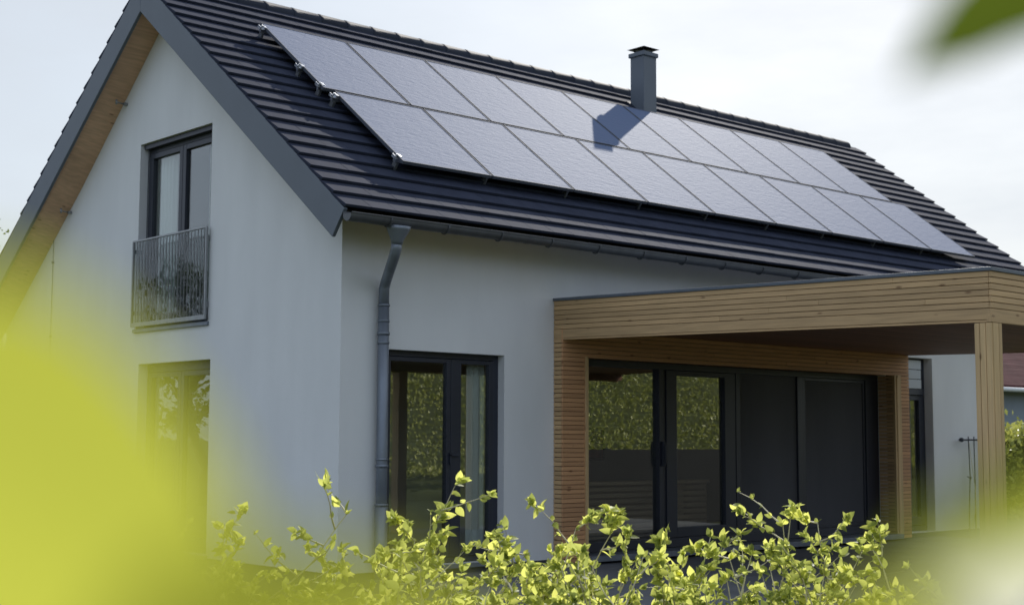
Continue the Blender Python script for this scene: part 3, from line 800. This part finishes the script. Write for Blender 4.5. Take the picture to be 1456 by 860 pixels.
for (cx, cy, d, a, b, ang) in spec:
    c = P(cx, cy, d); w = R(ang)
    ax = pv(a * math.cos(w), -a * math.sin(w), d) + FW * .012; ay = pv(b * math.sin(w), b * math.cos(w), d) + FW * .004
    big_leaf('leaf', M['near_leaf'], c, ax, ay, FW, fgl)
    pe = c - ax if (c - ax).z < (c + ax).z else c + ax
    mid = P(cx * .3 + 40, 1300, d + .02)
    st.tube([pe, (pe + mid) / 2 + RT * .004, mid, Vector((ground_l.x, ground_l.y, (mid.z + GZ) / 2)), ground_l], [.0012, .0016, .002, .004, .006], 6)
adopt(st.build('stem', M['stem']), fgl)
g = P(1460, 1500, .22); ground_r = Vector((g.x, g.y, GZ))
fgr = empty('near_shrub', ground_r, 'blurred green leaves, one with painted glint, close to the lens, lower right', 'shrub')
st = MB()
for (cx, cy, d, a, b, ang, mt) in ((1428, 845, .165, 150, 100, 18, 'glint_leaf'), (1490, 738, .140, 250, 62, 8, 'near_leaf'), (1275, 905, .155, 130, 75, 10, 'near_leaf')):
    c = P(cx, cy, d); w = R(ang)
    ax = pv(a * math.cos(w), -a * math.sin(w), d) + FW * .008; ay = pv(b * math.sin(w), b * math.cos(w), d) + FW * .003
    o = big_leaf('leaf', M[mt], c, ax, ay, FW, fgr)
    if mt == 'glint_leaf': o['label'] = 'leaf with a whitish sun glint painted into its colour'
    pe = c + ax; mid = P(1560, 1300, d + .03)
    st.tube([pe, (pe + mid) / 2 + RT * .004, mid, Vector((ground_r.x, ground_r.y, (mid.z + GZ) / 2)), ground_r], [.001, .0014, .002, .004, .006], 6)
adopt(st.build('stem', M['stem']), fgr)
# sapling beside the camera, one twig reaching into the top right corner
tb = CAM + RT * 1.15 + FW * .25; tb.z = GZ
sap = empty('sapling', tb, 'blurred dark green leaf tip of an overhanging sapling, upper right corner', 'tree')
st, lf = MB(), MB(); r = random.Random(5)
top = tb + Vector((0, 0, 2.7))
trunk = [tb, tb + Vector((.02, .01, .9)), tb + Vector((-.01, .03, 1.8)), top]
st.tube(trunk, [.022, .018, .013, .006], 8)
leafc = P(1440, 10, .235)
twig0 = tb + Vector((-.005, .025, 1.72))
tw = [twig0, twig0 * .6 + leafc * .4 + Vector((0, 0, .07)), P(1640, -110, .25)]
st.tube(tw, [.007, .004, .0016], 6)
for k in range(14):
    z = r.uniform(1.5, 2.7); a = r.uniform(0, 6.28)
    p0 = tb + Vector((0, .02, z)); d = Vector((math.cos(a), math.sin(a), .5))
    if d.dot(-RT) > .3: d -= RT * d.dot(RT) * 1.6
    p1 = p0 + d * r.uniform(.2, .4); st.tube([p0, (p0 + p1) / 2 + Vector((0, 0, .02)), p1], [.004, .003, .001], 5)
    for q in range(9):
        t = r.uniform(.3, 1); lf.leaf(p0.lerp(p1, t), d * .6 + rv(r) * .6, Vector((0, 0, 1)) + rv(r) * .4, r.uniform(.06, .09), .035)
adopt(st.build('trunk', M['bark']), sap); adopt(lf.build('crown', M['dark_leaf'], recalc=False), sap)
d = .235; c = P(1432, 16, d)
big_leaf('leaf', M['dark_leaf'], c, pv(-150, 74, d) + FW * .004, pv(32, 62, d) * .95 + FW * .012, FW, sap, tip=.42)

def make_tree(seed, H, cr, trunk_r, nclump, leaf, per):
    r = random.Random(seed); tk, lf = MB(), MB()
    pts = [Vector((0, 0, 0))]
    for i in range(5): pts.append(pts[-1] + Vector((r.gauss(0, .12), r.gauss(0, .12), H * .16)))
    tk.tube(pts, [trunk_r * (1 - .14 * i) for i in range(6)], 8)
    for k in range(nclump):
        a = r.uniform(0, 6.283); t = r.random(); hz = H * (.32 + .68 * t)
        rad = cr * math.sin(math.pi * min(1, .18 + .80 * t)) ** .7 * r.uniform(.25, 1.0)
        c = Vector((math.cos(a) * rad, math.sin(a) * rad, hz))
        s = pts[min(5, 2 + int(t * 3))]
        tk.tube([s, s.lerp(c, .55) + Vector((0, 0, .2)), c], [trunk_r * .3, trunk_r * .16, .008], 5, cap=False)
        cs = r.uniform(.35, .8) * cr * .42
        for q in range(per):
            p = c + Vector((r.gauss(0, 1) * cs * .55, r.gauss(0, 1) * cs * .55, r.gauss(0, 1) * cs * .42))
            lf.leaf(p, rv(r), rv(r) + Vector((0, 0, 1)), leaf * r.uniform(.6, 1.3), leaf * .6, .2, .2, seg=2)
    return tk, lf
def put_tree(x, y, name, lb, args, group=None):
    root = empty(name, (x, y, GZ), lb, 'tree', group)
    tk, lf = make_tree(*args); tk.build('trunk', M['bark'], root, recalc=False); lf.build('crown', M['tree_leaf'], root, recalc=False)
put_tree(4.6, 24.0, 'young_tree', 'sparse leafy tree top beyond the left roof edge', (21, 8.4, 2.3, .12, 50, .10, 60))
put_tree(-9.5, 19.5, 'leafy_tree', 'taller leafy tree mirrored in the balustrade of the upper gable window', (22, 5.8, 2.3, .16, 34, .2, 60), 'garden trees mirrored in the gable glass')
put_tree(-14.5, 23.0, 'leafy_tree', 'smaller leafy tree mirrored in the lower gable door glass', (23, 4.9, 2.2, .16, 26, .2, 60), 'garden trees mirrored in the gable glass')

def hedge(name, lb, x0, x1, y0, y1, h, leaf, n, seed, mt='hedge_leaf', uneven=.12, group=None, side=.62):
    r = random.Random(seed)
    root = empty(name, ((x0 + x1) / 2, (y0 + y1) / 2, GZ), lb, 'hedge', group)
    m = MB(); e = leaf
    nx = max(2, int((x1 - x0) / .8))
    for k in range(nx):
        a = x0 + (x1 - x0) * k / nx; b = x0 + (x1 - x0) * (k + 1) / nx
        m.box((a, y0 + e, GZ), (b, y1 - e, h - e - r.uniform(0, .15)))
    adopt(m.build('inner_twigs', M['hedge_core']), root)
    lf = MB()
    for i in range(n):
        s = r.random()
        if s < side: p = Vector((r.uniform(x0, x1), (y0 if r.random() < (.5 if side < .7 else .03) else y1) + r.gauss(0, leaf * .7), r.uniform(GZ + .05, h)))
        elif s < .88: p = Vector((r.uniform(x0, x1), r.uniform(y0, y1), h + r.gauss(0, uneven)))
        else: p = Vector(((x0 if r.random() < .5 else x1) + r.gauss(0, leaf * .6), r.uniform(y0, y1), r.uniform(GZ + .05, h)))
        lf.leaf(p, rv(r) + Vector((0, 0, .3)), rv(r), leaf * r.uniform(.6, 1.4), leaf * .6, .2, .15, seg=2)
    adopt(lf.build('foliage', M[mt], recalc=False), root)
hedge('neighbour_hedge', 'sunlit clipped hedge beyond the canopy post, below the blue-grey wall', 16.5, 27, 3.6, 4.8, 1.45, .14, 9000, 31)
# a sunlit crop field rising beyond the garden: the green band mirrored in the door glass
FY0, FZ0, FY1, FZ1_ = -18.0, .3, -52.0, 9.5
fr_ = random.Random(77)
m = MB(); NX, NY = 44, 20; vs, fs = [], []
for j in range(NY + 1):
    for i in range(NX + 1):
        t = j / NY; vs.append((-4 + 84 * i / NX, FY0 + (FY1 - FY0) * t, FZ0 + (FZ1_ - FZ0) * t ** 1.1 + (0 if j == 0 else fr_.uniform(-.06, .06)) - (.66 if j == 0 else 0)))
for j in range(NY):
    for i in range(NX):
        a = j * (NX + 1) + i; fs.append((a, a + 1, a + NX + 2, a + NX + 1))
m.poly(vs, fs, True)
tag(m.build('field_slope', M['grass']), 'rising ground of the crop field mirrored in the door glass', kind='structure')
m = MB()
for k in range(95000):
    t = (int(fr_.random() ** 1.25 * 64) + fr_.gauss(.5, .14)) / 64; x = fr_.uniform(2, 66)
    p = Vector((x, FY0 + (FY1 - FY0) * t, FZ0 + (FZ1_ - FZ0) * max(0, t) ** 1.1 - .02))
    m.leaf(p, rv(fr_) * .6 + Vector((0, .3, .8)), Vector((.4, .8, .5)) + rv(fr_) * .5, fr_.uniform(.09, .2), .09, .2, .25, seg=2)
tag(m.build('crop_plants', M['hedge_leaf'], recalc=False), 'sunlit rows of green crop mirrored in the sliding door glass', 'crop', kind='stuff')

# unseen low fence, added so that its mirror image darkens the lower door panes
fe = empty('added_low_fence', (10, -6.6, GZ), 'low dark board fence added out of view to darken the lower door reflection', 'fence')
m = MB()
for k in range(80): m.box((8.9 + k * .15, -6.62, GZ), (8.9 + k * .15 + .148, -6.6, 1.09))
adopt(m.build('boards', M['fence']), fe)
for k in range(7):
    m = MB(); m.box((9.0 + k * 1.9, -6.70, GZ), (9.1 + k * 1.9, -6.622, 1.11)); adopt(m.build('post', M['fence']), fe)

# ------------------------------------------------------------------ neighbouring building at the right edge
nb = empty('neighbour_building', (36, 12, GZ), 'blue-grey building with dark red roof beyond the canopy post', 'building')
nx0, nx1, ny0, ny1, ez, rz_ = 24.0, 46.0, 9.0, 17.0, 2.72, 6.2
m = MB(); m.box((nx0, ny0, GZ), (nx1, ny1, ez)); m.poly([(nx0, ny0, ez), (nx0, ny1, ez), (nx0, 13, rz_ - .3)], [(0, 1, 2)]); m.poly([(nx1, ny0, ez), (nx1, ny1, ez), (nx1, 13, rz_ - .3)], [(0, 2, 1)]); adopt(m.build('wall', M['blue_grey']), nb)
m = MB()
for s in (-1, 1):
    ye = 13 + s * 4.4; zz = ez - .05
    m.hexa([(nx0 - .3, ye, zz), (nx1 + .3, ye, zz), (nx1 + .3, 13, rz_), (nx0 - .3, 13, rz_), (nx0 - .3, ye, zz + .16), (nx1 + .3, ye, zz + .16), (nx1 + .3, 13, rz_ + .16), (nx0 - .3, 13, rz_ + .16)])
adopt(m.build('roof', M['brown_red']), nb)
m = MB(); m.tube([(nx0 - .3, 8.52, ez - .02), (nx1 + .3, 8.52, ez - .02)], .06, 8); adopt(m.build('gutter', M['white_metal']), nb)

# ------------------------------------------------------------------ light
SUN_EL, SUN_AZ = 34.3, 58.7     # azimuth clockwise from +y
sd_ = Vector((math.sin(R(SUN_AZ)) * math.cos(R(SUN_EL)), math.cos(R(SUN_AZ)) * math.cos(R(SUN_EL)), math.sin(R(SUN_EL))))
sl_ = bpy.data.lights.new('sun', 'SUN'); sl_.energy = 2.9; sl_.angle = R(.53); sl_.color = (1, .95, .87)
so = bpy.data.objects.new('sun', sl_); COL.objects.link(so); so.location = (0, 0, 30)
so.rotation_euler = sd_.to_track_quat('Z', 'Y').to_euler()
W = bpy.data.worlds.new('World'); S.world = W; W.use_nodes = True
nt = W.node_tree; bg = nt.nodes['Background']
sky = nt.nodes.new('ShaderNodeTexSky'); sky.sky_type = 'NISHITA'; sky.sun_disc = False
sky.sun_elevation = R(SUN_EL); sky.sun_rotation = R(SUN_AZ); sky.dust_density = 1.5; sky.air_density = 1.2; sky.altitude = 200
tc = nt.nodes.new('ShaderNodeTexCoord'); mp = nt.nodes.new('ShaderNodeMapping'); mp.inputs['Scale'].default_value = (1.4, 1.4, 4.5)
no = nt.nodes.new('ShaderNodeTexNoise'); no.inputs['Scale'].default_value = 1.6; no.inputs['Detail'].default_value = 7; no.inputs['Roughness'].default_value = .55
cr = nt.nodes.new('ShaderNodeMapRange'); cr.inputs['From Min'].default_value = .3; cr.inputs['From Max'].default_value = .7; cr.inputs['To Min'].default_value = .76; cr.inputs['To Max'].default_value = 1.0
# thin high veil of cloud: whiter towards the sun, blue-grey away from it
dt = nt.nodes.new('ShaderNodeVectorMath'); dt.operation = 'DOT_PRODUCT'; dt.inputs[1].default_value = sd_
nt.links.new(tc.outputs['Generated'], dt.inputs[0])
vr = nt.nodes.new('ShaderNodeMapRange'); vr.interpolation_type = 'SMOOTHSTEP'; vr.inputs['From Min'].default_value = -.3; vr.inputs['From Max'].default_value = .85
nt.links.new(dt.outputs['Value'], vr.inputs[0])
vc = nt.nodes.new('ShaderNodeMix'); vc.data_type = 'RGBA'; vc.inputs['A'].default_value = (3.85, 4.5, 5.6, 1); vc.inputs['B'].default_value = (4.35, 4.7, 5.15, 1)
nt.links.new(vr.outputs[0], vc.inputs['Factor'])
mx = nt.nodes.new('ShaderNodeMix'); mx.data_type = 'RGBA'
nt.links.new(tc.outputs['Generated'], mp.inputs[0]); nt.links.new(mp.outputs[0], no.inputs['Vector']); nt.links.new(no.outputs['Fac'], cr.inputs[0])
nt.links.new(cr.outputs[0], mx.inputs['Factor']); nt.links.new(sky.outputs[0], mx.inputs['A']); nt.links.new(vc.outputs['Result'], mx.inputs['B']); nt.links.new(mx.outputs['Result'], bg.inputs['Color'])
bg.inputs['Strength'].default_value = .10

vs = S.view_settings; vs.view_transform = 'Standard'; vs.look = 'None'; vs.exposure = 0.66; vs.gamma = 1; vs.use_curve_mapping = False
S.render.engine = 'CYCLES'
c = S.cycles; c.use_denoising = True; c.max_bounces = 8; c.transparent_max_bounces = 12; c.glossy_bounces = 4; c.diffuse_bounces = 4; c.sample_clamp_indirect = 6; c.caustics_reflective = False; c.caustics_refractive = False
